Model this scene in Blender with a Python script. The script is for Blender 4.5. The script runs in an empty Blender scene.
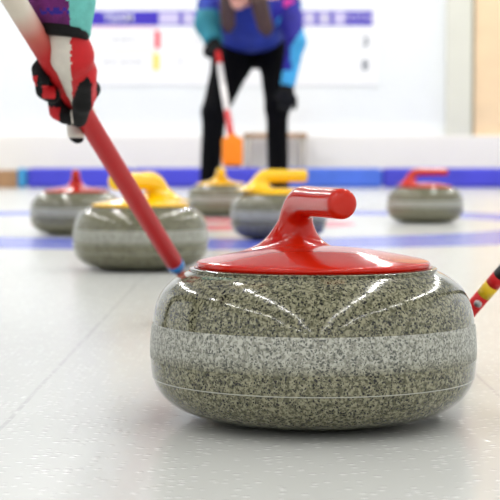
import bpy, bmesh, math, random
import numpy as np
from mathutils import Vector, Matrix
random.seed(7)
PI = math.pi
scene = bpy.context.scene
COL = scene.collection

# ------------------------------------------------------------------ camera
F = 1607.0            # focal length in pixels of a 500 px frame
CAM_H = 0.231
TILT = math.atan((250 - 163) / F)
cam_d = bpy.data.cameras.new('camera'); cam = bpy.data.objects.new('camera', cam_d); COL.objects.link(cam)
cam.location = (0, 0, CAM_H)
cam.rotation_euler = (PI / 2 - TILT, 0, 0)
cam_d.sensor_width = 36.0
cam_d.lens = F / 500 * 36.0
cam_d.clip_start = 0.02
cam_d.dof.use_dof = True
cam_d.dof.focus_distance = 1.335
cam_d.dof.aperture_fstop = (cam_d.lens / 1000) / 0.0075
scene.camera = cam
CT, ST = math.cos(TILT), math.sin(TILT)

def P(px, py, d):
    """world point seen at a photograph position at ground distance d"""
    u = (px - 250) / F; v = (250 - py) / F
    dy = CT + v * ST; dz = -ST + v * CT
    return Vector((u * d / dy, d, CAM_H + dz * d / dy))

def proj(p):
    x, y, z = p[0], p[1], p[2] - CAM_H
    depth = y * CT - z * ST; up = y * ST + z * CT
    return 250 + F * x / depth, 250 - F * up / depth

# ------------------------------------------------------------------ materials
def srgb(r, g, b):
    f = lambda c: (c / 255 / 12.92) if c / 255 <= 0.04045 else ((c / 255 + 0.055) / 1.055) ** 2.4
    return (f(r), f(g), f(b), 1.0)

def mat(name, col, rough=0.5, coat=0.0, metal=0.0, spec=0.5, noise=0.0, nscale=30, bump=0.0, bscale=200):
    m = bpy.data.materials.new(name); m.use_nodes = True
    nt = m.node_tree; b = nt.nodes['Principled BSDF']
    b.inputs['Roughness'].default_value = rough
    b.inputs['Metallic'].default_value = metal
    b.inputs['Coat Weight'].default_value = coat
    b.inputs['Coat Roughness'].default_value = 0.04
    b.inputs['Specular IOR Level'].default_value = spec
    tc = nt.nodes.new('ShaderNodeTexCoord')
    n = nt.nodes.new('ShaderNodeTexNoise'); n.inputs['Scale'].default_value = nscale; n.inputs['Detail'].default_value = 4
    nt.links.new(tc.outputs['Object'], n.inputs['Vector'])
    r = nt.nodes.new('ShaderNodeValToRGB')
    lo = 1 - noise; hi = 1 + noise
    r.color_ramp.elements[0].position = 0.3; r.color_ramp.elements[1].position = 0.7
    r.color_ramp.elements[0].color = (col[0] * lo, col[1] * lo, col[2] * lo, 1)
    r.color_ramp.elements[1].color = (min(1, col[0] * hi), min(1, col[1] * hi), min(1, col[2] * hi), 1)
    nt.links.new(n.outputs['Fac'], r.inputs['Fac']); nt.links.new(r.outputs['Color'], b.inputs['Base Color'])
    if bump:
        n2 = nt.nodes.new('ShaderNodeTexNoise'); n2.inputs['Scale'].default_value = bscale
        nt.links.new(tc.outputs['Object'], n2.inputs['Vector'])
        bp = nt.nodes.new('ShaderNodeBump'); bp.inputs['Strength'].default_value = bump; bp.inputs['Distance'].default_value = 0.002
        nt.links.new(n2.outputs['Fac'], bp.inputs['Height']); nt.links.new(bp.outputs['Normal'], b.inputs['Normal'])
    return m

def emis(name, col, s):
    m = bpy.data.materials.new(name); m.use_nodes = True
    b = m.node_tree.nodes['Principled BSDF']
    b.inputs['Base Color'].default_value = col
    b.inputs['Emission Color'].default_value = col; b.inputs['Emission Strength'].default_value = s
    return m

def granite(name, dark, mid, light, rough, coat, fade=None):
    m = bpy.data.materials.new(name); m.use_nodes = True
    nt = m.node_tree; L = nt.links; b = nt.nodes['Principled BSDF']
    tc = nt.nodes.new('ShaderNodeTexCoord')
    # slight domain warp so that the grains are irregular
    wn = nt.nodes.new('ShaderNodeTexNoise'); wn.inputs['Scale'].default_value = 420; wn.inputs['Detail'].default_value = 2
    L.new(tc.outputs['Object'], wn.inputs['Vector'])
    sc = nt.nodes.new('ShaderNodeVectorMath'); sc.operation = 'SCALE'; sc.inputs['Scale'].default_value = 0.0028
    L.new(wn.outputs['Color'], sc.inputs[0])
    ad = nt.nodes.new('ShaderNodeVectorMath'); ad.operation = 'ADD'
    L.new(tc.outputs['Object'], ad.inputs[0]); L.new(sc.outputs[0], ad.inputs[1])
    v = nt.nodes.new('ShaderNodeTexVoronoi'); v.inputs['Scale'].default_value = 590
    L.new(ad.outputs[0], v.inputs['Vector'])
    sep = nt.nodes.new('ShaderNodeSeparateColor'); L.new(v.outputs['Color'], sep.inputs[0])
    n = nt.nodes.new('ShaderNodeTexNoise'); n.inputs['Scale'].default_value = 300; n.inputs['Detail'].default_value = 3
    L.new(tc.outputs['Object'], n.inputs['Vector'])
    # pale ground with olive mottling
    g = nt.nodes.new('ShaderNodeValToRGB'); g.color_ramp.elements[0].position = 0.38; g.color_ramp.elements[0].color = mid
    g.color_ramp.elements[1].position = 0.62; g.color_ramp.elements[1].color = light
    ma = nt.nodes.new('ShaderNodeMath'); ma.operation = 'MULTIPLY_ADD'; ma.inputs[1].default_value = 0.28; ma.inputs[2].default_value = -0.14
    L.new(sep.outputs[1], ma.inputs[0])
    sm = nt.nodes.new('ShaderNodeMath'); sm.operation = 'ADD'; L.new(n.outputs['Fac'], sm.inputs[0]); L.new(ma.outputs[0], sm.inputs[1])
    L.new(sm.outputs[0], g.inputs['Fac'])
    ground, spot = g.outputs['Color'], None
    if fade:      # the frosting blends into the polished colours towards the lower edge of the band
        sx = nt.nodes.new('ShaderNodeSeparateXYZ'); L.new(ad.outputs[0], sx.inputs[0])
        mr = nt.nodes.new('ShaderNodeMapRange'); mr.inputs['From Min'].default_value = fade[3]; mr.inputs['From Max'].default_value = fade[4]
        L.new(sx.outputs['Z'], mr.inputs['Value'])
        g2 = nt.nodes.new('ShaderNodeValToRGB'); g2.color_ramp.elements[0].position = 0.38; g2.color_ramp.elements[0].color = fade[1]
        g2.color_ramp.elements[1].position = 0.62; g2.color_ramp.elements[1].color = fade[2]; L.new(sm.outputs[0], g2.inputs['Fac'])
        def mixc(p, q):
            mx = nt.nodes.new('ShaderNodeMix'); mx.data_type = 'RGBA'; L.new(mr.outputs['Result'], mx.inputs['Factor'])
            for sock, v in (('A', p), ('B', q)):
                if isinstance(v, tuple): mx.inputs[sock].default_value = v
                else: L.new(v, mx.inputs[sock])
            return mx.outputs['Result']
        ground, spot = mixc(g2.outputs['Color'], ground), mixc(fade[0], dark)
    # dark mineral grains of two sizes
    def grains(scale, share, src):
        vv = nt.nodes.new('ShaderNodeTexVoronoi'); vv.inputs['Scale'].default_value = scale; L.new(ad.outputs[0], vv.inputs['Vector'])
        ss = nt.nodes.new('ShaderNodeSeparateColor'); L.new(vv.outputs['Color'], ss.inputs[0])
        lt = nt.nodes.new('ShaderNodeMath'); lt.operation = 'LESS_THAN'; lt.inputs[1].default_value = share; L.new(ss.outputs[0], lt.inputs[0])
        d = nt.nodes.new('ShaderNodeMath'); d.operation = 'LESS_THAN'; d.inputs[1].default_value = 0.55; L.new(vv.outputs['Distance'], d.inputs[0])
        k = nt.nodes.new('ShaderNodeMath'); k.operation = 'MULTIPLY'; L.new(lt.outputs[0], k.inputs[0]); L.new(d.outputs[0], k.inputs[1])
        mx = nt.nodes.new('ShaderNodeMix'); mx.data_type = 'RGBA'; L.new(k.outputs[0], mx.inputs['Factor']); L.new(src, mx.inputs['A']); mx.inputs['B'].default_value = dark
        if spot: L.new(spot, mx.inputs['B'])
        return mx.outputs['Result']
    c1 = grains(540, 0.19, ground); c2 = grains(900, 0.19, c1)
    class _R: outputs = {'Color': c2}
    r = _R
    L.new(r.outputs['Color'], b.inputs['Base Color'])
    b.inputs['Roughness'].default_value = rough
    b.inputs['Coat Weight'].default_value = coat
    b.inputs['Coat Roughness'].default_value = 0.03
    return m

M = {}
M['granite'] = granite('polished_granite', srgb(16, 18, 17), srgb(88, 87, 66), srgb(146, 143, 117), 0.12, 0.2)
PAL = (srgb(16, 18, 17), srgb(88, 87, 66), srgb(146, 143, 117))
M['band'] = granite('frosted_granite', srgb(92, 94, 88), srgb(138, 138, 126), srgb(190, 190, 179), 0.34, 0.0, PAL + (0.0545, 0.0675))
M['edge'] = mat('pale_edge', srgb(182, 182, 170), 0.2)  # pale thin ring low on the granite body
M['red'] = mat('red_plastic', srgb(196, 34, 12), 0.12, 0.0, spec=0.38, noise=0.03)
M['yellow'] = mat('yellow_plastic', srgb(255, 202, 0), 0.2, 0.15, noise=0.03)
M['black'] = mat('black_rubber', srgb(20, 20, 22), 0.6)
M['steel'] = mat('steel', srgb(190, 190, 190), 0.3, metal=0.9)
M['wall'] = mat('white_wall_paint', srgb(240, 243, 246), 0.8, noise=0.01, nscale=2)
M['ledge'] = mat('cream_ledge_paint', srgb(247, 243, 238), 0.7, noise=0.01, nscale=2)
M['pillar'] = mat('pillar_paint', srgb(224, 223, 212), 0.7, noise=0.02, nscale=3)
M['peach'] = mat('peach_wood', srgb(246, 216, 178), 0.5, noise=0.06, nscale=3)
M['jamb'] = mat('dark_jamb', srgb(150, 140, 118), 0.6)
M['ceil'] = mat('ceiling_paint', srgb(176, 178, 180), 0.85)
M['blue1'] = mat('bumper_blue', srgb(66, 66, 205), 0.55, noise=0.16, nscale=1.6)
M['blue2'] = mat('bumper_light_blue', srgb(72, 112, 222), 0.55, noise=0.2, nscale=1.9)
M['cyan'] = mat('bumper_cyan', srgb(60, 150, 205), 0.55, noise=0.05)
M['wood'] = mat('brown_wood', srgb(170, 130, 92), 0.5, noise=0.15, nscale=12)
M['tleg'] = mat('table_leg_paint', srgb(186, 178, 166), 0.5)
M['board'] = mat('scoreboard_white', srgb(248, 248, 252), 0.5)
M['indigo'] = mat('scoreboard_indigo', srgb(62, 42, 190), 0.5)
M['placard'] = mat('placard_lavender', srgb(212, 204, 240), 0.5)
M['ink'] = mat('faint_grey_ink', srgb(206, 206, 212), 0.6)
M['digit'] = mat('grey_digit', srgb(112, 122, 134), 0.6)
M['pinkline'] = mat('pink_rule', srgb(250, 170, 195), 0.6)
M['creamline'] = mat('cream_rule', srgb(252, 226, 190), 0.6)
M['rmark'] = mat('red_marker', srgb(236, 52, 76), 0.5)
M['ymark'] = mat('yellow_marker', srgb(250, 226, 40), 0.5)
M['skin'] = mat('skin', srgb(226, 170, 148), 0.5, noise=0.03)
M['lip'] = mat('lips', srgb(176, 84, 84), 0.45)
M['eye'] = mat('eye_white', srgb(235, 235, 235), 0.2)
M['iris'] = mat('iris', srgb(60, 40, 30), 0.2)
M['hair'] = mat('brown_hair', srgb(74, 52, 46), 0.45, noise=0.25, nscale=60)
M['pants'] = mat('black_fabric', srgb(8, 8, 11), 0.95, spec=0.15, noise=0.1, nscale=60)
M['jblue'] = mat('jacket_royal_blue', srgb(34, 58, 160), 0.75, noise=0.35, nscale=9)
M['jindigo'] = mat('jacket_indigo', srgb(36, 32, 150), 0.75, noise=0.25, nscale=9)
M['jcyan'] = mat('jacket_cyan', srgb(70, 178, 232), 0.75, noise=0.15, nscale=12)
M['jteal'] = mat('jacket_teal', srgb(38, 132, 150), 0.75, noise=0.2, nscale=12)
M['jpink'] = mat('jacket_pink', srgb(214, 46, 150), 0.75, noise=0.15, nscale=12)
M['purple'] = mat('sleeve_purple', srgb(104, 32, 104), 0.9, noise=0.35, nscale=70, bump=0.6, bscale=400)
M['pblue'] = mat('sleeve_blue_mark', srgb(52, 36, 150), 0.9, noise=0.2, nscale=60)
M['teal'] = mat('sleeve_teal', srgb(112, 200, 192), 0.9, noise=0.12, nscale=60, bump=0.6, bscale=400)
M['gblack'] = mat('glove_black', srgb(14, 14, 16), 0.7, spec=0.25, noise=0.2, nscale=120, bump=0.4, bscale=500)
M['gred'] = mat('glove_red', srgb(206, 16, 26), 0.6, noise=0.06, nscale=90, bump=0.3, bscale=500)
M['gwhite'] = mat('glove_white', srgb(226, 220, 208), 0.6, noise=0.05, nscale=90, bump=0.3, bscale=500)
M['sred'] = mat('shaft_red', srgb(200, 22, 26), 0.45, 0.0, spec=0.3)
M['swhite'] = mat('shaft_white', srgb(236, 232, 230), 0.3, 0.3)
M['sblue'] = mat('shaft_blue_band', srgb(44, 120, 190), 0.35)
M['syellow'] = mat('shaft_yellow_band', srgb(226, 186, 12), 0.35)
M['sblack'] = mat('shaft_black', srgb(24, 24, 26), 0.35)
M['copper'] = mat('ferrule_copper', srgb(160, 88, 72), 0.4)
M['orange'] = mat('orange_brush', srgb(255, 146, 8), 0.5, noise=0.05)
M['bristle'] = mat('brush_pad', srgb(60, 62, 66), 0.9, noise=0.2, nscale=300)
M['tube'] = emis('lamp_tube', (1, 0.98, 0.95, 1), 12)
M['housing'] = mat('lamp_housing', srgb(235, 235, 235), 0.4)

def shaft_gradient():
    """red shaft whose print fades to cream towards its top"""
    m = mat('printed_shaft', srgb(196, 30, 34), 0.5, 0.0, spec=0.25)
    nt = m.node_tree; b = nt.nodes['Principled BSDF']
    tc = nt.nodes.new('ShaderNodeTexCoord'); s = nt.nodes.new('ShaderNodeSeparateXYZ')
    nt.links.new(tc.outputs['Object'], s.inputs[0])
    r = nt.nodes.new('ShaderNodeValToRGB')
    mr = nt.nodes.new('ShaderNodeMapRange'); mr.inputs['From Min'].default_value = 0.0; mr.inputs['From Max'].default_value = 1.2
    nt.links.new(s.outputs['Z'], mr.inputs['Value']); nt.links.new(mr.outputs['Result'], r.inputs['Fac']); nt.links.new(r.outputs['Color'], b.inputs['Base Color'])
    return m, r
# ------------------------------------------------------------------ object helpers
def tag(o, label=None, cat=None, group=None, kind=None):
    if label: o['label'] = label
    if cat: o['category'] = cat
    if group: o['group'] = group
    if kind: o['kind'] = kind
    return o

def empty(name, loc, rz=0.0):
    o = bpy.data.objects.new(name, None); COL.objects.link(o)
    o.location = loc; o.rotation_euler = (0, 0, rz); o.empty_display_size = 0.05
    return o

def link(name, me, mats, parent=None, smooth=True):
    o = bpy.data.objects.new(name, me); COL.objects.link(o)
    for m in (mats if isinstance(mats, (list, tuple)) else [mats]): me.materials.append(m)
    if smooth:
        for p in me.polygons: p.use_smooth = True
    if parent: o.parent = parent
    return o

def bm_obj(name, bm, mats, parent=None, smooth=False):
    me = bpy.data.meshes.new(name); bmesh.ops.recalc_face_normals(bm, faces=bm.faces); bm.to_mesh(me); bm.free()
    return link(name, me, mats, parent, smooth)

def add_box(bm, lo, hi, bevel=0.0, mi=0):
    r = bmesh.ops.create_cube(bm, size=1.0)
    lo = Vector(lo); hi = Vector(hi); c = (lo + hi) / 2; s = hi - lo
    for v in r['verts']: v.co = Vector((v.co.x * s.x, v.co.y * s.y, v.co.z * s.z)) + c
    fs = {f for v in r['verts'] for f in v.link_faces}
    for f in fs: f.material_index = mi
    if bevel:
        es = {e for v in r['verts'] for e in v.link_edges}
        bmesh.ops.bevel(bm, geom=list(es), offset=bevel, segments=2, affect='EDGES', profile=0.5)

def box(name, lo, hi, m, parent=None, bevel=0.0):
    bm = bmesh.new(); add_box(bm, lo, hi, bevel); return bm_obj(name, bm, m, parent)

def rings_mesh(name, rings, mats, parent=None, cap0=True, cap1=True, mi=None, smooth=True):
    bm = bmesh.new(); rv = [[bm.verts.new(p) for p in ring] for ring in rings]; n = len(rings[0])
    for i in range(len(rv) - 1):
        for j in range(n):
            f = bm.faces.new((rv[i][j], rv[i][(j + 1) % n], rv[i + 1][(j + 1) % n], rv[i + 1][j]))
            if mi: f.material_index = mi(i)
    if cap0: bm.faces.new(rv[0][::-1])
    if cap1: bm.faces.new(rv[-1])
    return bm_obj(name, bm, mats, parent, smooth)

def lathe(name, prof, m, parent=None, n=128, mi=None, caps=(False, False)):
    rings = [[(r * math.cos(2 * PI * j / n), r * math.sin(2 * PI * j / n), z) for j in range(n)] for r, z in prof]
    return rings_mesh(name, rings, m, parent, caps[0], caps[1], mi)

def tube(name, pts, radii, m, parent=None, n=24, mi=None):
    """round tube along a straight or bent list of points"""
    pts = [Vector(p) for p in pts]; rings = []
    for i, p in enumerate(pts):
        t = (pts[min(i + 1, len(pts) - 1)] - pts[max(i - 1, 0)]).normalized()
        a = t.orthogonal().normalized() if i == 0 else (a - t * a.dot(t)).normalized()
        b = t.cross(a)
        rings.append([p + (a * math.cos(2 * PI * j / n) + b * math.sin(2 * PI * j / n)) * radii[i] for j in range(n)])
    return rings_mesh(name, rings, m, parent, True, True, mi)

def smooth_prof(pts, k=6):
    out = []
    for i in range(len(pts) - 1):
        p0 = pts[max(i - 1, 0)]; p1 = pts[i]; p2 = pts[i + 1]; p3 = pts[min(i + 2, len(pts) - 1)]
        for s in range(k):
            t = s / k
            out.append(tuple(0.5 * (2 * b + (c - a) * t + (2 * a - 5 * b + 4 * c - d) * t * t + (3 * b - a - 3 * c + d) * t ** 3)
                             for a, b, c, d in zip(p0, p1, p2, p3)))
    out.append(tuple(pts[-1])); return out

# smooth organic surface grown round tapered bones (surface nets on a distance field)
def organic(name, bones, mats, parent=None, vox=0.012, k=0.03, cuts=(), mi=None):
    """bones: (a, b, ra, rb[, axis, squash])"""
    pts = np.array([list(b[0]) for b in bones] + [list(b[1]) for b in bones], float)
    rm = max(max(b[2], b[3]) for b in bones) + 2.5 * vox + k * 0.4
    lo = pts.min(0) - rm; hi = pts.max(0) + rm
    N = np.ceil((hi - lo) / vox).astype(int) + 1
    ax = [lo[i] + vox * np.arange(N[i]) for i in range(3)]
    G = np.stack(np.meshgrid(*ax, indexing='ij'), -1).astype(np.float32)
    D = None
    for b in bones:
        a, e, ra, rb = np.array(b[0], np.float32), np.array(b[1], np.float32), b[2], b[3]
        Q = G - a; ab = e - a; L2 = float(ab @ ab)
        t = np.clip((Q @ ab) / L2, 0, 1) if L2 > 1e-12 else np.zeros(G.shape[:3], np.float32)
        W = Q - t[..., None] * ab
        if len(b) > 4:
            axv = np.array(b[4], np.float32); axv /= np.linalg.norm(axv)
            W = W + (W @ axv)[..., None] * axv * (b[5] - 1)
        d = np.sqrt((W * W).sum(-1)) - (ra + (rb - ra) * t)
        if D is None: D = d
        else:
            h = np.maximum(k - np.abs(D - d), 0) / k
            D = np.minimum(D, d) - h * h * k * 0.25
    for p0, nrm in cuts:
        nrm = np.array(nrm, np.float32); nrm /= np.linalg.norm(nrm)
        D = np.maximum(D, (G - np.array(p0, np.float32)) @ nrm)
    I = D < 0
    nx, ny, nz = N
    acc = np.zeros((nx - 1, ny - 1, nz - 1, 3)); cnt = np.zeros((nx - 1, ny - 1, nz - 1))
    def sl(o): return tuple(slice(o[i], o[i] + N[i] - 1) for i in range(3))
    for axis in range(3):
        o1, o2 = [i for i in range(3) if i != axis]
        for u in (0, 1):
            for w in (0, 1):
                c0 = [0, 0, 0]; c0[o1] = u; c0[o2] = w; c1 = list(c0); c1[axis] = 1
                d0, d1 = D[sl(c0)], D[sl(c1)]; m = (d0 < 0) != (d1 < 0)
                t = np.where(m, d0 / np.where(m, d0 - d1, 1), 0)
                for i in range(3):
                    acc[..., i] += np.where(m, c0[i] + (t if i == axis else 0), 0)
                cnt += m
    act = cnt > 0; idx = -np.ones(act.shape, int); idx[act] = np.arange(act.sum())
    cell = np.argwhere(act)
    V = lo + vox * (cell + acc[act] / cnt[act][:, None])
    faces = []
    for axis in range(3):
        o1, o2 = (axis + 1) % 3, (axis + 2) % 3
        s0 = [slice(None)] * 3; s1 = [slice(None)] * 3; s0[axis] = slice(0, -1); s1[axis] = slice(1, None)
        A, B = I[tuple(s0)], I[tuple(s1)]
        E = np.argwhere(A != B)
        ok = (E[:, o1] > 0) & (E[:, o2] > 0) & (E[:, o1] < N[o1] - 1) & (E[:, o2] < N[o2] - 1); E = E[ok]
        q = []
        for u, w in ((-1, -1), (0, -1), (0, 0), (-1, 0)):
            c = E.copy(); c[:, o1] += u; c[:, o2] += w; q.append(idx[c[:, 0], c[:, 1], c[:, 2]])
        q = np.stack(q, 1); fl = ~A[E[:, 0], E[:, 1], E[:, 2]]
        q[fl] = q[fl][:, ::-1]; faces.append(q)
    Fq = np.concatenate(faces)
    me = bpy.data.meshes.new(name); me.from_pydata(V.tolist(), [], Fq.tolist()); me.update()
    o = link(name, me, mats, parent)
    if mi:
        for p in me.polygons: p.material_index = mi(p.center)
    return o

def text_mesh(name, body, size, loc, m, parent, align='CENTER'):
    cu = bpy.data.curves.new(name, 'FONT'); cu.body = body; cu.size = size; cu.extrude = 0.002; cu.offset = size * 0.006
    cu.align_x = align; cu.align_y = 'CENTER'
    t = bpy.data.objects.new(name, cu); COL.objects.link(t)
    bpy.context.view_layer.update()
    me = bpy.data.meshes.new_from_object(t.evaluated_get(bpy.context.evaluated_depsgraph_get()))
    bpy.data.objects.remove(t); bpy.data.curves.remove(cu)
    me.transform(Matrix.Translation(loc) @ Matrix.Rotation(PI / 2, 4, 'X'))
    me.materials.clear()
    return link(name, me, m, parent, False)

def copy_tree(o, parent=None):
    c = o.copy(); COL.objects.link(c)
    if parent: c.parent = parent
    for ch in list(o.children): copy_tree(ch, c)
    return c

# ------------------------------------------------------------------ the hall
HX, HY = -0.215, 6.12            # middle of the house, on the sheet's centre line
def ice_material():
    m = bpy.data.materials.new('pebbled_ice'); m.use_nodes = True
    nt = m.node_tree; L = nt.links; b = nt.nodes['Principled BSDF']
    tc = nt.nodes.new('ShaderNodeTexCoord'); sp = nt.nodes.new('ShaderNodeSeparateXYZ'); L.new(tc.outputs['Object'], sp.inputs[0])
    def mth(op, a, c=None, d=None):
        n = nt.nodes.new('ShaderNodeMath'); n.operation = op
        for i, v in enumerate((a, c, d)):
            if v is None: continue
            if isinstance(v, (int, float)): n.inputs[i].default_value = v
            else: L.new(v, n.inputs[i])
        return n.outputs[0]
    wob = nt.nodes.new('ShaderNodeTexNoise'); wob.inputs['Scale'].default_value = 6; L.new(tc.outputs['Object'], wob.inputs['Vector'])
    dx = mth('SUBTRACT', sp.outputs['X'], HX); dy = mth('SUBTRACT', sp.outputs['Y'], HY)
    rr = mth('SQRT', mth('ADD', mth('MULTIPLY', dx, dx), mth('MULTIPLY', dy, dy)))
    fac = mth('DIVIDE', rr, 2.0)
    rmp = nt.nodes.new('ShaderNodeValToRGB'); rmp.color_ramp.interpolation = 'CONSTANT'; cr = rmp.color_ramp
    white = srgb(203, 204, 200); blue = srgb(92, 106, 206); red = srgb(222, 108, 120)
    cr.elements[0].position = 0; cr.elements[0].color = white
    cr.elements[1].position = 0.076; cr.elements[1].color = red
    for p, c in ((0.305, white), (0.61, blue), (0.915, white)):
        e = cr.elements.new(p); e.color = c
    L.new(fac, rmp.inputs['Fac'])
    # fine painted lines along the sheet
    def line(x0, w):
        d = mth('ABSOLUTE', mth('SUBTRACT', mth('ADD', sp.outputs['X'], mth('MULTIPLY', mth('SUBTRACT', wob.outputs['Fac'], 0.5), 0.004)), x0))
        return mth('LESS_THAN', d, w)
    brk = nt.nodes.new('ShaderNodeTexNoise'); brk.inputs['Scale'].default_value = 45; L.new(tc.outputs['Object'], brk.inputs['Vector'])
    ln = mth('MULTIPLY', mth('MAXIMUM', line(-0.217, 0.0022), line(0.247, 0.0018)), mth('MULTIPLY', brk.outputs['Fac'], 0.38))
    mix = nt.nodes.new('ShaderNodeMix'); mix.data_type = 'RGBA'
    L.new(ln, mix.inputs['Factor']); L.new(rmp.outputs['Color'], mix.inputs['A']); mix.inputs['B'].default_value = srgb(120, 122, 124)
    # pebble: small raised frozen droplets, lamp glints on them painted in as paler colour
    v = nt.nodes.new('ShaderNodeTexVoronoi'); v.inputs['Scale'].default_value = 125; L.new(tc.outputs['Object'], v.inputs['Vector'])
    peb = nt.nodes.new('ShaderNodeMapRange'); peb.inputs['From Min'].default_value = 0.05; peb.inputs['From Max'].default_value = 0.5
    peb.inputs['To Min'].default_value = 1; peb.inputs['To Max'].default_value = 0; L.new(v.outputs['Distance'], peb.inputs['Value'])
    sc = nt.nodes.new('ShaderNodeSeparateColor'); L.new(v.outputs['Color'], sc.inputs[0])
    keep = mth('GREATER_THAN', sc.outputs[0], 0.62)
    pk = mth('MULTIPLY', peb.outputs['Result'], keep)
    cl = nt.nodes.new('ShaderNodeTexNoise'); cl.inputs['Scale'].default_value = 9; cl.inputs['Detail'].default_value = 5; L.new(tc.outputs['Object'], cl.inputs['Vector'])
    mix2 = nt.nodes.new('ShaderNodeMix'); mix2.data_type = 'RGBA'
    L.new(mth('MULTIPLY', pk, 0.35), mix2.inputs['Factor']); L.new(mix.outputs['Result'], mix2.inputs['A']); mix2.inputs['B'].default_value = (0.95, 0.95, 0.94, 1)
    L.new(mix2.outputs['Result'], b.inputs['Base Color'])
    bp = nt.nodes.new('ShaderNodeBump'); bp.inputs['Strength'].default_value = 0.35; bp.inputs['Distance'].default_value = 0.0012
    L.new(mth('ADD', pk, mth('MULTIPLY', cl.outputs['Fac'], 0.4)), bp.inputs['Height']); L.new(bp.outputs['Normal'], b.inputs['Normal'])
    b.inputs['Roughness'].default_value = 0.2
    b.inputs['Subsurface Weight'].default_value = 1.0; b.inputs['Subsurface Scale'].default_value = 0.05; b.inputs['Subsurface Radius'].default_value = (1, 1, 1)
    b.inputs['IOR'].default_value = 1.31
    return m
M['ice'] = ice_material()

X0, X1, Y0, Y1, H = -6.5, 6.5, -34.0, 15.75, 4.6
tag(box('floor', (X0, Y0, -0.1), (X1, Y1, 0), M['ice']), kind='structure')
tag(box('ceiling', (X0, Y0, H), (X1, Y1, H + 0.1), M['ceil']), kind='structure')
tag(box('wall_back', (X0, Y1, -0.1), (X1, Y1 + 0.1, H), M['wall']), kind='structure')
tag(box('wall_front', (X0, Y0 - 0.1, -0.1), (X1, Y0, H), M['wall']), kind='structure')
tag(box('wall_left', (X0 - 0.1, Y0, -0.1), (X0, Y1, H), M['wall']), kind='structure')
tag(box('wall_right', (X1, Y0, -0.1), (X1 + 0.1, Y1, H), M['wall']), kind='structure')
DW = 15.62
zl = P(0, 135.5, DW).z
tag(box('trim_1', (X0, DW, 0), (X1, Y1, zl), M['ledge'], bevel=0.01), kind='structure')          # cream ledge along the back wall
xa, xb = P(447, 100, DW).x, P(472, 100, DW).x
tag(box('trim_2', (xa, DW + 0.02, zl), (xb, Y1, H), M['pillar'], bevel=0.006), kind='structure')  # grey pillar
tag(box('trim_3', (xb, DW + 0.05, zl), (xb + 0.03, Y1, H), M['jamb']), kind='structure')
tag(box('trim_4', (xb + 0.03, DW + 0.07, zl), (xb + 1.1, Y1, H), M['peach']), kind='structure')   # peach wooden panel

# foam bumpers at the end of the sheet
DB = 15.1
def bumper(x0, x1, m, label, top=0.185):
    o = box('foam_bumper', (P(x0, 170, DB).x, DB, 0), (P(x1, 170, DB).x - 0.006, DB + 0.16, top), m, bevel=0.03)
    tag(o, label, 'bumper', 'foam bumpers along the end of the sheet')
bumper(17, 27, M['cyan'], 'short cyan foam end piece of the bumper row, beside the brown plank')
bumper(27, 134, M['blue1'], 'deep blue foam bumper behind the two stones on the left of the picture')
bumper(134, 262, M['blue1'], 'deep blue foam bumper behind the legs of the standing player')
bumper(262, 383, M['blue2'], 'lighter blue foam bumper between the standing player and the far red stone')
bumper(383, 640, M['blue1'], 'deep blue foam bumper behind the far red handled stone')
pl = box('wooden_plank', (P(-120, 170, DB).x, DB + 0.02, 0), (P(16.5, 170, DB).x, DB + 0.12, 0.165), M['wood'], bevel=0.006)
tag(pl, 'brown wooden plank on the ice at the left end of the blue bumpers', 'plank')

# small table behind the bumper
t = empty('side_table', (P(275, 160, 15.42).x, 15.42, 0))
tag(t, 'small table with brown top against the ledge behind the standing player', 'table')
zt = P(275, 133, 15.42).z; hw = 0.305
box('tabletop', (-hw, -0.13, zt - 0.045), (hw, 0.13, zt), M['wood'], t, 0.006)
for sx in (-1, 1):
    for sy in (-1, 1):
        cx, cy = sx * (hw - 0.045), sy * 0.1
        box('leg', (cx - 0.03, cy - 0.02, 0), (cx + 0.03, cy + 0.02, zt - 0.045), M['tleg'], t, 0.004)

# scoreboard
SY = Y1 - 0.014
sb = empty('scoreboard', (0, SY, 0))
tag(sb, 'wide white scoreboard with indigo header strip hung on the back wall', 'scoreboard')
def S(px, py): q = P(px, py, SY); return q.x, q.z
def sbox(name, x0, y0, x1, y1, dep, m, parent=sb):
    a, b = S(x0, y0), S(x1, y1)
    return box(name, (a[0], -dep, b[1]), (b[0], -dep + 0.011 if name == 'panel' else -dep + 0.006, a[1]), m, parent)
sbox('panel', 62, -8, 378, 85, 0.0, M['board'])
sbox('header', 63, 11, 372.5, 25.5, 0.004, M['indigo'])
hd = sb.children[-1]
def stext(nm, s, px, py, hpx, m):
    x, z = S(px, py); text_mesh(nm, s, hpx * SY / F / 0.69, (x, -0.008, z), m, sb)
stext('lettering', 'TEAM', 118.5, 18.2, 8.2, M['board'])
stext('lettering', 'TOTAL', 359.5, 18.2, 6.8, M['placard'])
for i in range(13):
    x0 = 159.0 if i == 0 else 181.5 + 15.1 * (i - 1) + 1.4
    x1 = 179.0 if i == 0 else 181.5 + 15.1 * i - 2.6
    if i > 11: break
    sbox('placard', x0, 12.6, x1, 24, 0.007, M['placard'])
    if 1 <= i <= 10:
        x, z = S((x0 + x1) / 2, 18.3); text_mesh('numeral', str(i), 6.5 * SY / F / 0.69, (x, -0.0095, z), M['ink'], sb)
sbox('row_rule', 63, 27.2, 157, 28.2, 0.004, M['pinkline'])
sbox('row_rule', 63, 50.6, 157, 51.6, 0.004, M['creamline'])
sbox('team_marker', 155, 31, 160, 48, 0.006, M['rmark'])
sbox('team_marker', 153.5, 54, 158.8, 70, 0.006, M['ymark'])
stext('score', '1', 180.5, 62, 9, M['ink']); stext('score', '1', 197.5, 41, 9, M['ink'])
stext('score', '3', 365.5, 42, 9.5, M['digit'])
stext('score', '8', 365, 71.5 - 6, 9.5, M['digit'])
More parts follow.
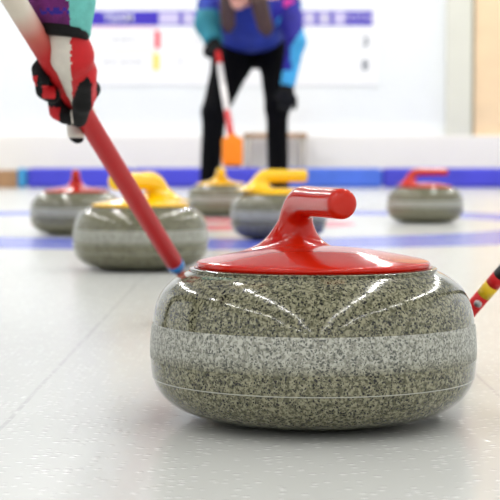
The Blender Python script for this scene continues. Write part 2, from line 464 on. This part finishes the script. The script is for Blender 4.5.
for r, (y, xs) in enumerate(((39.5, (112, 119, 124, 131)), (62, (104, 112, 121, 129, 136)))):
    for q, x in enumerate(xs):
        sbox('faded_writing', x, y - 1.6, x + 4.6 - (q % 2), y + 1.6, 0.005, M['ink'])

# ceiling lamps: rows of twin tubes running along the sheet
lamp = empty('ceiling_lamp', (0, 0, H))
tag(lamp, 'long white tube lamp in a row on the ceiling', 'lamp', 'tube lamps on the ceiling')
box('housing', (-0.08, -1.22, -0.06), (0.08, 1.22, 0), M['housing'], lamp, 0.01)
for sx in (0.0,):
    tube('tube', [(sx, -1.18, -0.085), (sx, 1.18, -0.085)], [0.011, 0.011], M['tube'], lamp, 12)
ald = bpy.data.lights.new('tube_light', 'AREA'); ald.shape = 'RECTANGLE'; ald.size = 0.04; ald.size_y = 2.3; ald.energy = 54; ald.color = (1, 0.985, 0.96)
ald_far = ald.copy(); ald_far.energy = 80
first = True
ROWS = (-4.4, -1.75, 1.75, 4.4)
YS = [-32.25 + 2.75 * i for i in range(18)]
for x in ROWS:
    for y in YS:
        o = lamp if first else copy_tree(lamp); first = False
        o.location = (x, y, H)
        a = bpy.data.objects.new('tube_light', ald if y < 3 else ald_far); COL.objects.link(a); a.location = (x, y, H - 0.12)

# ------------------------------------------------------------------ curling stones
def make_stone(plastic, fat=1.0):
    root = empty('curling_stone', (0, 0, 0))
    low = smooth_prof([(0.0005, 0.006), (0.045, 0.0055), (0.056, 0.003), (0.063, 0.0), (0.072, 0.0006), (0.088, 0.003), (0.106, 0.0065), (0.122, 0.0125), (0.134, 0.0215), (0.1405, 0.031), (0.1426, 0.0374)]) + [(0.1433, 0.03785), (0.1436, 0.0382), (0.14355, 0.0387)] + smooth_prof([(0.1438, 0.0395), (0.1446, 0.0460), (0.1450, 0.0515), (0.14515, 0.0552)], 4)
    up = smooth_prof([(0.1432, 0.0855), (0.1418, 0.095), (0.138, 0.1065), (0.131, 0.1165), (0.1205, 0.125), (0.110, 0.1305), (0.100, 0.1335), (0.0005, 0.134)])
    n = 160; bm = bmesh.new()
    for prof in (low, up):
        rv = [[bm.verts.new((r * math.cos(2 * PI * j / n), r * math.sin(2 * PI * j / n), z)) for j in range(n)] for r, z in prof]
        for i in range(len(rv) - 1):
            for j in range(n):
                f = bm.faces.new((rv[i][j], rv[i][(j + 1) % n], rv[i + 1][(j + 1) % n], rv[i + 1][j]))
                if 0.0378 < prof[i][1] < 0.0385 and prof is low: f.material_index = 1
    bmesh.ops.remove_doubles(bm, verts=bm.verts, dist=1e-6)
    bm_obj('granite_body', bm, [M['granite'], M['edge']], root, True)
    bp = [(0.1449, 0.0548)] + smooth_prof([(0.14525, 0.0555), (0.1455, 0.060), (0.1455, 0.065), (0.1453, 0.070), (0.1448, 0.077), (0.1436, 0.0852), (0.1430, 0.0858)], 4)
    b = lathe('striking_band', bp, M['band'], root, n)
    b['label'] = 'lighter frosted band round the stone'
    cv = smooth_prof([(0.0005, 0.1338), (0.098, 0.1338), (0.1020, 0.1336), (0.1040, 0.1352), (0.1034, 0.1378), (0.100, 0.1394), (0.088, 0.1420), (0.065, 0.1462), (0.045, 0.1492), (0.022, 0.1510), (0.0005, 0.1515)])
    lathe('cover', cv, plastic, root, 128)
    sec = [(-0.062, 0.1440, 90, 0.0500, 0.0480), (-0.062, 0.1490, 90, 0.0375, 0.0350), (-0.0610, 0.1545, 88, 0.0285, 0.0270), (-0.0585, 0.1620, 83, 0.0225, 0.0210),
           (-0.0545, 0.1710, 76, 0.0185, 0.0163), (-0.0500, 0.1785, 62, 0.0168, 0.0152), (-0.0420, 0.1852, 40, 0.0158, 0.0146), (-0.0290, 0.1895, 14, 0.0146, 0.0142),
           (-0.0120, 0.1905, 0, 0.0135, 0.0138), (0.020, 0.1905, 0, 0.0131, 0.0135), (0.060, 0.1905, 0, 0.0131, 0.0135), (0.078, 0.1905, 0, 0.0130, 0.0132), (0.0835, 0.1905, 0, 0.0122, 0.0124), (0.0868, 0.1905, 0, 0.0100, 0.0102), (0.0885, 0.1905, 0, 0.0062, 0.0063), (0.0892, 0.1905, 0, 0.0003, 0.0003)]
    rings = []
    for cx, cz, ang, a, bb in smooth_prof(sec, 4):
        a *= fat; bb *= fat
        th = math.radians(ang); nx, nz = -math.sin(th), math.cos(th)
        rings.append([(cx + nx * a * math.cos(2 * PI * j / 40), bb * math.sin(2 * PI * j / 40), cz - (fat - 1) * 0.009 * min(1, max(0, (cz - 0.16) / 0.03)) + nz * a * math.cos(2 * PI * j / 40)) for j in range(40)])
    rings_mesh('handle', rings, plastic, root, True, True)
    return root
stone_r = make_stone(M['red']); stone_y = make_stone(M['yellow'], 1.45)
def place(src, px, d, rot, label, group, cp=True):
    o = copy_tree(src) if cp else src
    o.location = ((px - 250) / F * d, d, 0); o.rotation_euler = (0, 0, math.radians(rot)); o.scale = (1.013, 1.013, 1.03)
    tag(o, label, 'curling stone', group)
    return o
G = 'curling stones on the sheet'
place(stone_r, 313.2, 1.45, -75, 'large sharp grey granite curling stone with red handle in the foreground', G, False)
place(stone_r, 425, 6.2, 6, 'grey curling stone with red handle alone on the far right', G)
place(stone_r, 76, 5.2, -84, 'grey curling stone with red handle at the far left, partly behind a yellow one', G)
place(stone_y, 140.5, 3.50, 233, 'grey curling stone with yellow handle crossed by the red broom shaft', G, False)
place(stone_y, 278.5, 4.9, 8, 'dark curling stone with yellow handle right behind the foreground red handle', G)
place(stone_y, 221, 7.0, -88, 'curling stone with yellow handle under the orange brush head', G)

# ------------------------------------------------------------------ brooms
def frame_obj(a, b):
    """matrix with z from a to b"""
    z = (Vector(b) - Vector(a)).normalized(); x = z.orthogonal().normalized(); y = z.cross(x)
    return Matrix(((x.x, y.x, z.x, a[0]), (x.y, y.y, z.y, a[1]), (x.z, y.z, z.z, a[2]), (0, 0, 0, 1)))

def broom_shaft(root, a, length_to, r, bands, m):
    pass

# broom held by the gloved hand
A = P(175.3, 264.5, 2.28); B = P(17, 5, 1.78)
ax = (B - A).normalized()
foot = A - ax * ((A.z - 0.055) / ax.z)            # where the shaft meets the brush
br = empty('curling_broom', (foot.x, foot.y, 0))
tag(br, 'curling broom with red and cream shaft held by the gloved hand', 'broom')
mg, ramp = shaft_gradient()
LT = 1.16
s0 = (A - foot).length
tb = (B - foot).length                            # distance of the cream part from the foot
e = ramp.color_ramp.elements
def at_y(y):                                       # distance along the shaft for a photograph row
    lo, hi = 0.0, 1.0
    for _ in range(40):
        mid = (lo + hi) / 2
        if proj(foot + ax * mid)[1] > y: lo = mid
        else: hi = mid
    return lo
redc = srgb(196, 30, 34); cream = srgb(232, 222, 206)
e[0].position = (at_y(54) - s0) / 1.2; e[0].color = redc
e[1].position = (at_y(12) - s0) / 1.2; e[1].color = cream
x = e.new((at_y(36) - s0) / 1.2); x.color = srgb(206, 110, 98)
def along(name, s_a, s_b, ra, rb, m, parent):
    L = s_b - s_a
    o = tube(name, [(0, 0, 0), (0, 0, L)], [ra, rb], m, parent)
    o.matrix_local = Matrix.Translation(-Vector(br.location)) @ frame_obj(foot + ax * s_a, foot + ax * s_b)
    return o
along('shaft', s0 + 0.009, LT, 0.0122, 0.0135, mg, br)['label'] = 'red shaft fading to cream at its top'
along('band', s0 - 0.006, s0 + 0.009, 0.0124, 0.0124, M['sblue'], br)['label'] = 'blue band'
along('ferrule', -0.004, s0 - 0.006, 0.0062, 0.0066, M['copper'], br)
def brush(parent, c, rz, w, dpt, m):
    bm = bmesh.new(); add_box(bm, (-w / 2, -dpt / 2, 0.022), (w / 2, dpt / 2, 0.045), 0.006)
    add_box(bm, (-0.025, -0.018, 0.04), (0.025, 0.018, 0.062), 0.006)
    h = bm_obj('brush_head', bm, m, parent); h.location = c; h.rotation_euler = (0, 0, rz)
    bm = bmesh.new(); add_box(bm, (-w / 2 + 0.004, -dpt / 2 - 0.003, 0.0), (w / 2 - 0.004, dpt / 2 + 0.003, 0.0225), 0.005)
    p = bm_obj('brush_pad', bm, M['bristle'], h)
    return h
brush(br, (0, 0, 0), PI / 2 - 0.06, 0.17, 0.046, M['sblack'])

# second broom, right of the foreground stone
A2 = P(476.6, 303, 1.72); B2 = P(502, 273.5, 1.695)
ax2 = (B2 - A2).normalized(); foot2 = A2 - ax2 * ((A2.z - 0.05) / ax2.z)
b2 = empty('curling_broom', (foot2.x, foot2.y, 0))
tag(b2, 'red, yellow and black banded broom shaft at the right edge behind the foreground stone', 'broom')
def along2(name, s_a, s_b, ra, rb, m):
    o = tube(name, [(0, 0, 0), (0, 0, s_b - s_a)], [ra, rb], m, b2)
    o.matrix_local = Matrix.Translation(-Vector(b2.location)) @ frame_obj(foot2 + ax2 * s_a, foot2 + ax2 * s_b)
    return o
def s2(px, py): return (P(px, py, 1.71) - foot2).dot(ax2)
q = [s2(483.6, 295.6), s2(495.4, 282), s2(505, 270.5)]
R2 = 0.0081
along2('ferrule', -0.004, q[0], R2, R2, M['sred'])['label'] = 'red ferrule with a screw'
along2('band', q[0], q[1], R2 * 1.02, R2 * 1.02, M['syellow'])['label'] = 'yellow band'
along2('band', q[1], q[2], R2, R2, M['sred'])['label'] = 'red band'
along2('shaft', q[2], 1.15, R2, 0.0125, M['sblack'])['label'] = 'black shaft'
sc = s2(476.6, 303); side = Vector((0, -1, 0)) - ax2 * Vector((0, -1, 0)).dot(ax2); side.normalize()
c = foot2 + ax2 * sc - Vector(b2.location)
tube('screw', [c + side * (R2 - 0.002), c + side * (R2 + 0.0012), c + side * (R2 + 0.002)], [0.0042, 0.0042, 0.003], M['steel'], b2, 16)
brush(b2, (-0.012, 0, 0), PI / 2 - 0.13, 0.16, 0.042, M['sblack'])

# broom of the standing player, its orange head on the yellow handle
BD = 7.0
hb = P(232.5, 165.0, BD); hb.z = 0.2140
b3 = empty('curling_broom', hb)
tag(b3, 'red and white broom with orange brush head held upright by the standing player', 'broom')
gripP = P(217.5, 50, 8.06)
base3 = P(231.5, 139, BD + 0.01); ax3 = (gripP - base3).normalized()
def along3(name, y0, y1, m, lab):
    def dist(y):
        lo, hi = -0.3, 2.0
        for _ in range(40):
            mid = (lo + hi) / 2
            if proj(base3 + ax3 * mid)[1] > y: lo = mid
            else: hi = mid
        return lo
    a, b = base3 + ax3 * dist(y0), base3 + ax3 * dist(y1)
    o = tube(name, [a - hb, b - hb], [0.0145, 0.0145], m, b3, 20); o['label'] = lab
along3('shaft', 140, 112, M['sred'], 'red lower shaft')
along3('shaft', 112, 65, M['swhite'], 'white middle of the shaft')
along3('shaft', 65, 8, M['sred'], 'red upper shaft')
bm = bmesh.new(); w = 0.046; hgt = P(232, 137, BD).z - hb.z
add_box(bm, (-w, -0.02, 0.004), (w, 0.02, hgt), 0.014)
add_box(bm, (-w * 0.72, -0.0225, 0.022), (w * 0.72, 0.0225, hgt - 0.03), 0.004)
add_box(bm, (-0.02, -0.018, hgt - 0.01), (0.02, 0.018, hgt + 0.014), 0.006)
bm_obj('brush_head', bm, M['orange'], b3)['label'] = 'orange rounded brush head'
box('brush_pad', (-w + 0.012, -0.016, 0.0), (w - 0.012, 0.016, 0.006), M['bristle'], b3, 0.002)

# ------------------------------------------------------------------ the standing player
pr = empty('person', (P(247, 200, 8.45).x, 8.45, 0))
tag(pr, 'person in blue and cyan jacket and black trousers bending forward over a broom', 'person')
inv = -Vector(pr.location)
def Q(px, py, d): return P(px, py, d) + inv
head = Q(238, -14, 7.98)
neck0, neck1 = Q(242, -5, 8.12), Q(247, 4, 8.25)
chest, belly, pel = Q(250, 9, 8.28), Q(251, 22, 8.42), Q(250, 40, 8.62)
shL, shR = Q(212, 3, 8.27), Q(286, 3, 8.27)
elL, elR = Q(207, 24, 8.16), Q(296, 42, 8.12)
haL, haR = Q(216, 47, 8.06), Q(286.5, 91, 8.12)
hipL, hipR = Q(233, 46, 8.6), Q(270, 46, 8.6)
knL, knR = Q(214.5, 112, 8.33), Q(277, 108, 8.30)
anL, anR = Q(209, 190, 8.52), Q(278, 190, 8.52)
Y = Vector((0, 1, 0))
organic('body', [
    (head + Vector((0, 0.02, 0.03)), head + Vector((0, -0.005, -0.03)), 0.088, 0.074), (head + Vector((0, -0.03, -0.06)), head + Vector((0, -0.04, -0.09)), 0.055, 0.032),
    (head + Vector((0, -0.085, -0.015)), head + Vector((0, -0.102, -0.035)), 0.012, 0.016),          # nose
    (head + Vector((-0.082, 0.02, 0.0)), head + Vector((-0.084, 0.025, -0.04)), 0.016, 0.012), (head + Vector((0.082, 0.02, 0.0)), head + Vector((0.084, 0.025, -0.04)), 0.016, 0.012),
    (neck0, neck1, 0.055, 0.06), (chest, belly, 0.125, 0.115), (belly, pel, 0.115, 0.12), (shL, shR, 0.06, 0.06), (hipL, hipR, 0.09, 0.09),
    (shL, elL, 0.048, 0.04), (elL, haL + (elL - haL) * 0.3, 0.04, 0.022), (shR, elR, 0.048, 0.04), (elR, haR + (elR - haR) * 0.2, 0.036, 0.020),
    (hipL, knL, 0.08, 0.05), (knL, anL, 0.048, 0.034), (hipR, knR, 0.078, 0.045), (knR, anR, 0.045, 0.034)], M['skin'], pr, 0.012, 0.03)
bd = pr.children[0]
organic('lips', [(head + Vector((-0.02, -0.072, -0.066)), head + Vector((0.02, -0.072, -0.066)), 0.009, 0.009)], M['lip'], pr, 0.004, 0.005)
for sx in (-1, 1):
    ev = organic('eye', [(head + Vector((sx * 0.032, -0.072, 0.005)), head + Vector((sx * 0.032, -0.0725, 0.005)), 0.013, 0.013)], M['eye'], pr, 0.004, 0.004)
    organic('iris', [(head + Vector((sx * 0.032, -0.082, 0.004)), head + Vector((sx * 0.032, -0.0825, 0.004)), 0.0055, 0.0055)], M['iris'], ev, 0.002, 0.002)
# long hair: cap and two hanging lengths
organic('hair', [
    (head + Vector((0, 0.03, 0.05)), head + Vector((0, 0.06, 0.0)), 0.095, 0.09),
    (head + Vector((-0.06, 0.0, 0.05)), Q(228.5, -4, 7.96), 0.045, 0.034), (Q(228.5, -4, 7.96), Q(228, 28, 8.02), 0.036, 0.026),
    (Q(231, -4, 7.94), Q(233, 26, 7.99), 0.024, 0.012), (Q(224, 2, 7.98), Q(223.5, 24, 8.0), 0.022, 0.012),
    (head + Vector((0.06, 0.0, 0.05)), Q(256, -6, 7.96), 0.045, 0.038), (Q(256, -6, 7.96), Q(266.5, 31, 8.0), 0.042, 0.028),
    (Q(262, 0, 7.95), Q(271, 28, 7.98), 0.026, 0.014), (Q(255, 2, 7.93), Q(260, 30, 7.97), 0.024, 0.012)], M['hair'], pr, 0.009, 0.02)
JM = [M['jblue'], M['jindigo'], M['jcyan'], M['jteal'], M['jpink'], M['pants']]
def jmat(c):
    x, y = proj(c - inv)
    if x > 284 and -8 < y < 7 and x < 294: return 4
    if x > 276 and abs((y - 15) + (x - 288) * 0.62) < 3.2: return 2
    if abs((y - 44) - (x - 250) ** 2 * -0.006) < 3.0 and x > 222: return 0
    if x > 288 or (x > 272 and y < 25): return 1
    if x < 208: return 3
    if x < 219 and y < 26: return 1
    return 0
jk = organic('jacket', [
    (chest + Vector((-0.10, 0, 0)), belly + Vector((-0.06, 0, -0.01)), 0.135, 0.125), (chest + Vector((0.10, 0, 0)), belly + Vector((0.06, 0, -0.01)), 0.135, 0.125),
    (belly + Vector((-0.05, 0, 0)), pel + Vector((-0.03, -0.02, 0.02)), 0.13, 0.125), (belly + Vector((0.05, 0, 0)), pel + Vector((0.03, -0.02, 0.02)), 0.13, 0.125),
    (shL, shR, 0.08, 0.08), (neck1, chest, 0.085, 0.14), (chest, belly, 0.145, 0.135), (belly, pel + Vector((0, -0.02, 0.02)), 0.135, 0.13)], JM, pr, 0.011, 0.05, mi=jmat,
    cuts=[(Q(250, 50, 8.45), (0, 0.55, -0.8)), (Q(245, 0, 8.2), (0, 0, 1))])
def slmat_r(c):
    x, y = proj(c - inv)
    return 1 if y < 34 + (299 - x) * 1.5 else (1 if x < 291 and y < 70 else 2)
def slmat_l(c):
    x, y = proj(c - inv)
    return 0 if y < 9 else 3
s = organic('sleeve', [(shR, elR, 0.072, 0.047), (elR, haR + (elR - haR) * 0.06, 0.046, 0.037)], JM, jk, 0.010, 0.03, [(haR + (elR - haR) * 0.10, haR - elR)], slmat_r)
s['label'] = 'indigo sleeve with bright cyan forearm'
s = organic('sleeve', [(shL, elL, 0.075, 0.06), (elL, haL + (elL - haL) * 0.1, 0.06, 0.048)], JM, jk, 0.010, 0.03, [(haL + (elL - haL) * 0.2, haL - elL)], slmat_l)
s['label'] = 'teal sleeve'
organic('trousers', [
    (hipL + Vector((0, 0, 0.0)), hipR, 0.122, 0.122), (hipL + Vector((0.02, 0, 0)), Q(232, 62, 8.5), 0.125, 0.104), (Q(232, 62, 8.5), knL, 0.104, 0.066), (knL, anL, 0.062, 0.05), (anL, Q(210, 200, 8.52), 0.05, 0.055),
    (hipR, Q(276, 62, 8.5), 0.115, 0.088), (Q(276, 62, 8.5), knR, 0.088, 0.06), (knR, anR, 0.056, 0.055), (anR, Q(278, 200, 8.52), 0.055, 0.058)], M['pants'], pr, 0.011, 0.03)
for an in (anL, anR):
    f = Vector((an.x, an.y, 0.0))
    organic('shoe', [(f + Vector((0, 0.03, 0.055)), f + Vector((0, -0.16, 0.04)), 0.048, 0.038), (f + Vector((0, 0.03, 0.055)), f + Vector((0, 0.02, 0.1)), 0.048, 0.045)],
            M['black'], pr, 0.008, 0.02, [(f + Vector((0, 0, 0.001)), (0, 0, -1))])
# gloves with five fingers each
def glove(parent, wrist, palm, tips, thumb, m, r=0.0105, vox=0.005):
    bones = [(wrist, palm, 0.032, 0.036)]
    for t3 in tips:
        bones += [(palm + (t3[0] - palm) * 0.4, t3[0], 0.016, r), (t3[0], t3[1], r, r * 0.95), (t3[1], t3[2], r * 0.95, r * 0.8)]
    bones += [(palm, thumb[0], 0.02, 0.013), (thumb[0], thumb[1], 0.013, 0.010)]
    return organic('glove', bones, m, parent, vox, 0.008)
g0 = gripP + inv - ax3 * 0.0
side3 = ax3.cross(Y).normalized(); dep3 = ax3.cross(side3).normalized()
tips = []
for i in range(4):
    c = g0 - ax3 * (0.036 - 0.024 * i)
    cir = lambda deg, rr=0.025: c + side3 * rr * math.cos(math.radians(deg)) + dep3 * rr * math.sin(math.radians(deg))
    tips.append((cir(20), cir(110), cir(205 - 6 * i)))
w0 = haL + (elL - haL) * 0.18
pc = g0 + side3 * 0.038
glove(pr, w0, pc, tips, (g0 - dep3 * 0.03 + ax3 * -0.01 + side3 * 0.015, g0 - dep3 * 0.022 - ax3 * 0.045 - side3 * 0.008), M['gblack'])
tips = []
for i in range(4):
    o1 = Vector((-0.034 + 0.022 * i, -0.005, -0.035)); o2 = Vector((-0.040 + 0.025 * i, 0.012, -0.066 - (0.006 if i in (1, 2) else 0))); o3 = o2 + Vector((-0.002, 0.024, -0.022))
    tips.append((haR + Vector((0.01, 0, 0.0)) + o1, haR + Vector((0.01, 0, 0.0)) + o2, haR + Vector((0.01, 0, 0.0)) + o3))
glove(pr, haR + (elR - haR) * 0.12, haR + Vector((0.004, -0.005, -0.008)), tips, (haR + Vector((-0.035, 0.0, -0.01)), haR + Vector((-0.052, 0.018, -0.035))), M['gblack'])

# ------------------------------------------------------------------ the sweeping player (only the forearm and hand reach into the picture)
sp_ = empty('person', (-0.95, 1.8, 0))
tag(sp_, 'person sweeping at the left in purple and teal sleeve and red, white and black glove', 'person')
iv = -Vector(sp_.location)
def W(x, y, z): return Vector((x, y, z)) + iv
SD = lambda y: 1 / (1 / 1.78 + (1 / 2.28 - 1 / 1.78) * (y - 5) / 266)
def HP(px, py, off=0.0): return P(px, py, SD(max(py, 48)) + off) + iv
wr = HP(65, 30, 0.0); wr2 = HP(66, 44, -0.004)
el1 = W(-0.245, 2.0, 0.665); sh1 = W(-0.40, 2.02, 0.90); sh2 = W(-0.55, 1.62, 0.93)
top = foot + ax * (LT - 0.09) + iv
el2 = W(-0.62, 1.36, 0.72)
ch, be, pe = W(-0.52, 1.82, 0.90), W(-0.72, 1.83, 0.90), W(-0.95, 1.84, 0.86)
h1, h2 = W(-0.95, 1.96, 0.82), W(-0.95, 1.72, 0.82)
k1, k2 = W(-0.74, 2.12, 0.46), W(-0.80, 1.50, 0.44)
a1, a2 = W(-0.98, 2.18, 0.09), W(-1.04, 1.44, 0.09)
hd1 = W(-0.27, 1.78, 1.02)
Yv = Vector((0, 1, 0))
organic('body', [
    (hd1 + Vector((-0.02, 0, 0.03)), hd1 + Vector((0.01, 0, -0.02)), 0.09, 0.075), (hd1 + Vector((0.03, 0, -0.05)), hd1 + Vector((0.04, 0, -0.085)), 0.055, 0.032),
    (hd1 + Vector((0.085, 0, -0.01)), hd1 + Vector((0.105, 0, -0.03)), 0.012, 0.015), (hd1 + Vector((-0.01, 0.085, 0)), hd1 + Vector((-0.01, 0.085, -0.04)), 0.016, 0.012), (hd1 + Vector((-0.01, -0.085, 0)), hd1 + Vector((-0.01, -0.085, -0.04)), 0.016, 0.012),
    (hd1 + Vector((-0.04, 0, -0.05)), ch, 0.055, 0.09), (ch, be, 0.12, 0.11), (be, pe, 0.11, 0.12), (sh1, sh2, 0.06, 0.06), (h1, h2, 0.09, 0.09),
    (sh1, el1, 0.045, 0.036), (el1, wr, 0.030, 0.013), (wr, wr2, 0.012, 0.008), (sh2, el2, 0.045, 0.036), (el2, top + (el2 - top) * 0.25, 0.034, 0.018),
    (h1, k1, 0.08, 0.05), (k1, a1, 0.048, 0.034), (h2, k2, 0.08, 0.05), (k2, a2, 0.048, 0.034)], M['skin'], sp_, 0.012, 0.03)
organic('hair', [(hd1 + Vector((-0.03, 0, 0.045)), hd1 + Vector((-0.06, 0, -0.02)), 0.1, 0.085)], M['hair'], sp_, 0.012, 0.02)
for sy in (-1, 1):
    organic('eye', [(hd1 + Vector((0.078, sy * 0.032, 0.008)), hd1 + Vector((0.0785, sy * 0.032, 0.008)), 0.012, 0.012)], M['eye'], sp_, 0.004, 0.004)
organic('lips', [(hd1 + Vector((0.078, -0.02, -0.062)), hd1 + Vector((0.078, 0.02, -0.062)), 0.008, 0.008)], M['lip'], sp_, 0.004, 0.004)
jk2 = organic('jacket', [(ch + Yv * 0.09, be + Yv * 0.07, 0.14, 0.13), (ch - Yv * 0.09, be - Yv * 0.07, 0.14, 0.13), (be + Yv * 0.06, pe + Yv * 0.05, 0.13, 0.13), (be - Yv * 0.06, pe - Yv * 0.05, 0.13, 0.13), (sh1, sh2, 0.08, 0.08)],
              [M['jblue']], sp_, 0.014, 0.05, [(pe + Vector((-0.03, 0, 0)), (-1, 0, -0.4))])
def cuffmat(c):
    px, py = proj(c - iv)
    split = 70 + (py - 20) * 0.14
    if px > split: return 1
    if abs(py - (11 + 1.6 * math.sin(px * 0.75))) < 2.3 and px > 40: return 2
    return 0
se = organic('sleeve', [(sh1, el1, 0.075, 0.05), (el1, HP(61.5, -2), 0.048, 0.0342), (HP(61.5, -2), HP(62, 52), 0.0342, 0.0325)], [M['purple'], M['teal'], M['pblue']], jk2, 0.0036, 0.02,
             [(HP(64, 32), (HP(64, 34) - HP(64, 0)).normalized() + Vector((-0.16, -0.22, 0)))], cuffmat)
se['label'] = 'sleeve split into purple and teal'
organic('sleeve', [(sh2, el2, 0.075, 0.05), (el2, top + (el2 - top) * 0.2, 0.05, 0.036)], [M['purple']], jk2, 0.012, 0.02)
organic('trousers', [(h1, h2, 0.125, 0.125), (h1, k1, 0.11, 0.075), (k1, a1, 0.075, 0.06), (h2, k2, 0.11, 0.075), (k2, a2, 0.075, 0.06)], M['pants'], sp_, 0.014, 0.03)
for an in (a1, a2):
    f = Vector((an.x, an.y, 0.0))
    organic('shoe', [(f + Vector((-0.03, 0, 0.055)), f + Vector((0.16, 0, 0.04)), 0.048, 0.038), (f + Vector((-0.03, 0, 0.055)), f + Vector((-0.02, 0, 0.11)), 0.048, 0.045)],
            M['black'], sp_, 0.008, 0.02, [(f + Vector((0, 0, 0.001)), (0, 0, -1))])
# lower glove, seen close: palm right of the shaft, fingers round its far side, thumb down the front
def axc(y):                                          # shaft centre at a photograph row
    return foot + ax * at_y(y) + iv
e1 = Vector((0.85, 0, 0.52)); e1 = (e1 - ax * e1.dot(ax)).normalized(); e2 = ax.cross(e1).normalized()
if e2.y < 0: e2 = -e2
def ring(y, deg, rr): return axc(y) + e1 * rr * math.cos(math.radians(deg)) + e2 * rr * math.sin(math.radians(deg))
bones = [(HP(66, 36, 0.0), HP(72, 56, -0.004), 0.0235, 0.024, (0, 1, 0), 1.25),
         (HP(72, 56, -0.004), HP(80, 88, -0.006), 0.024, 0.018, (0, 1, 0), 1.25),
         (HP(83, 70, 0.004), HP(87, 98, 0.006), 0.0155, 0.010)]
ids = ['palm'] * 3
FR = 0.0108
for yc, rr, tip in ((69, 0.0205, 200), (80, 0.0235, 214), (101, 0.0235, 214), (126, 0.0215, 196)):
    seq = [ring(yc, d, rr) for d in ((10, 55, 100, 145, 180, tip) if yc != 126 else (75, 90, 110, 145, 175, tip))]
    f0 = FR if yc in (80, 101) else 0.0086
    for i in range(5):
        bones.append((seq[i], seq[i + 1], f0 * (1.08 - 0.04 * i), f0 * (1.04 - 0.04 * i))); ids.append('finger')
th = [HP(85, 78, -0.024), HP(83, 102, -0.032), HP(79, 119, -0.032)]
bones += [(HP(84, 74, -0.016), th[0], 0.015, 0.0115), (th[0], th[1], 0.012, 0.0112), (th[1], th[2], 0.0112, 0.010)]
ids += ['thumb'] * 3
def gmat(c):
    px, py = proj(c - iv)
    best = min(range(len(bones)), key=lambda i: seg_d(c, bones[i]))
    k = ids[best]
    if k == 'thumb' and (px > 91.5 or py < 66 or px > 88 + (84 - py) * -0.5 + 4): return 1
    if k == 'thumb': return 0 if px > 71 + (py - 70) * 0.03 else 2
    sxc = proj(axc(py) - iv)[0] if False else 0
    if k == 'finger':
        if py > 126: return 2 if py < 138 else 0
        if px > 88: return 2 if px < 96 else 0
        ph = (px * 0.52 + py * 0.85) 
        for cx, cy, ra in ((31.5, 81, 5.5), (49, 92, 6.5), (52, 114, 7.5)):
            if abs(px - cx) / ra < 1 and abs(py - cy) < ra * 0.95: return 1
        return 0
    return 2 if px < 70.5 + (py - 40) * 0.03 else 1
def seg_d(c, b):
    ab = b[1] - b[0]; t = max(0, min(1, (c - b[0]).dot(ab) / ab.length_squared)); return (c - b[0] - ab * t).length - (b[2] + (b[3] - b[2]) * t)
gl = organic('glove', bones, [M['gblack'], M['gred'], M['gwhite']], sp_, 0.0022, 0.007, (), gmat)
gl['label'] = 'red, white and black glove gripping the shaft'
organic('cuff', [(HP(62, 14), HP(64, 46), 0.0305, 0.0285)], [M['gblack']], gl, 0.0036, 0.01, [(HP(65, 38.5), (HP(64, 34) - HP(64, 0)).normalized() + Vector((-0.10, -0.05, 0)))])
# upper glove on the shaft's end
tc_ = top
e1b = e1; tips = []
for i in range(4):
    c = tc_ + ax * (-0.036 + 0.024 * i)
    cir = lambda deg, rr=0.0255: c + e1b * rr * math.cos(math.radians(deg)) + e2 * rr * math.sin(math.radians(deg))
    tips.append((cir(170), cir(80), cir(-10)))
glove(sp_, tc_ + (el2 - tc_) * 0.2, tc_ - e1b * 0.036, tips, (tc_ - e2 * 0.03 - ax * 0.01, tc_ - e2 * 0.024 - ax * 0.045), M['gblack'])

# ------------------------------------------------------------------ world and view
w = bpy.data.worlds.new('world'); scene.world = w; w.use_nodes = True
w.node_tree.nodes['Background'].inputs['Color'].default_value = (1, 1, 1, 1)
w.node_tree.nodes['Background'].inputs['Strength'].default_value = 0.3
scene.view_settings.view_transform = 'Standard'; scene.view_settings.look = 'None'
scene.view_settings.gamma = 1.0; scene.view_settings.exposure = -1.06
scene.view_settings.use_curve_mapping = False
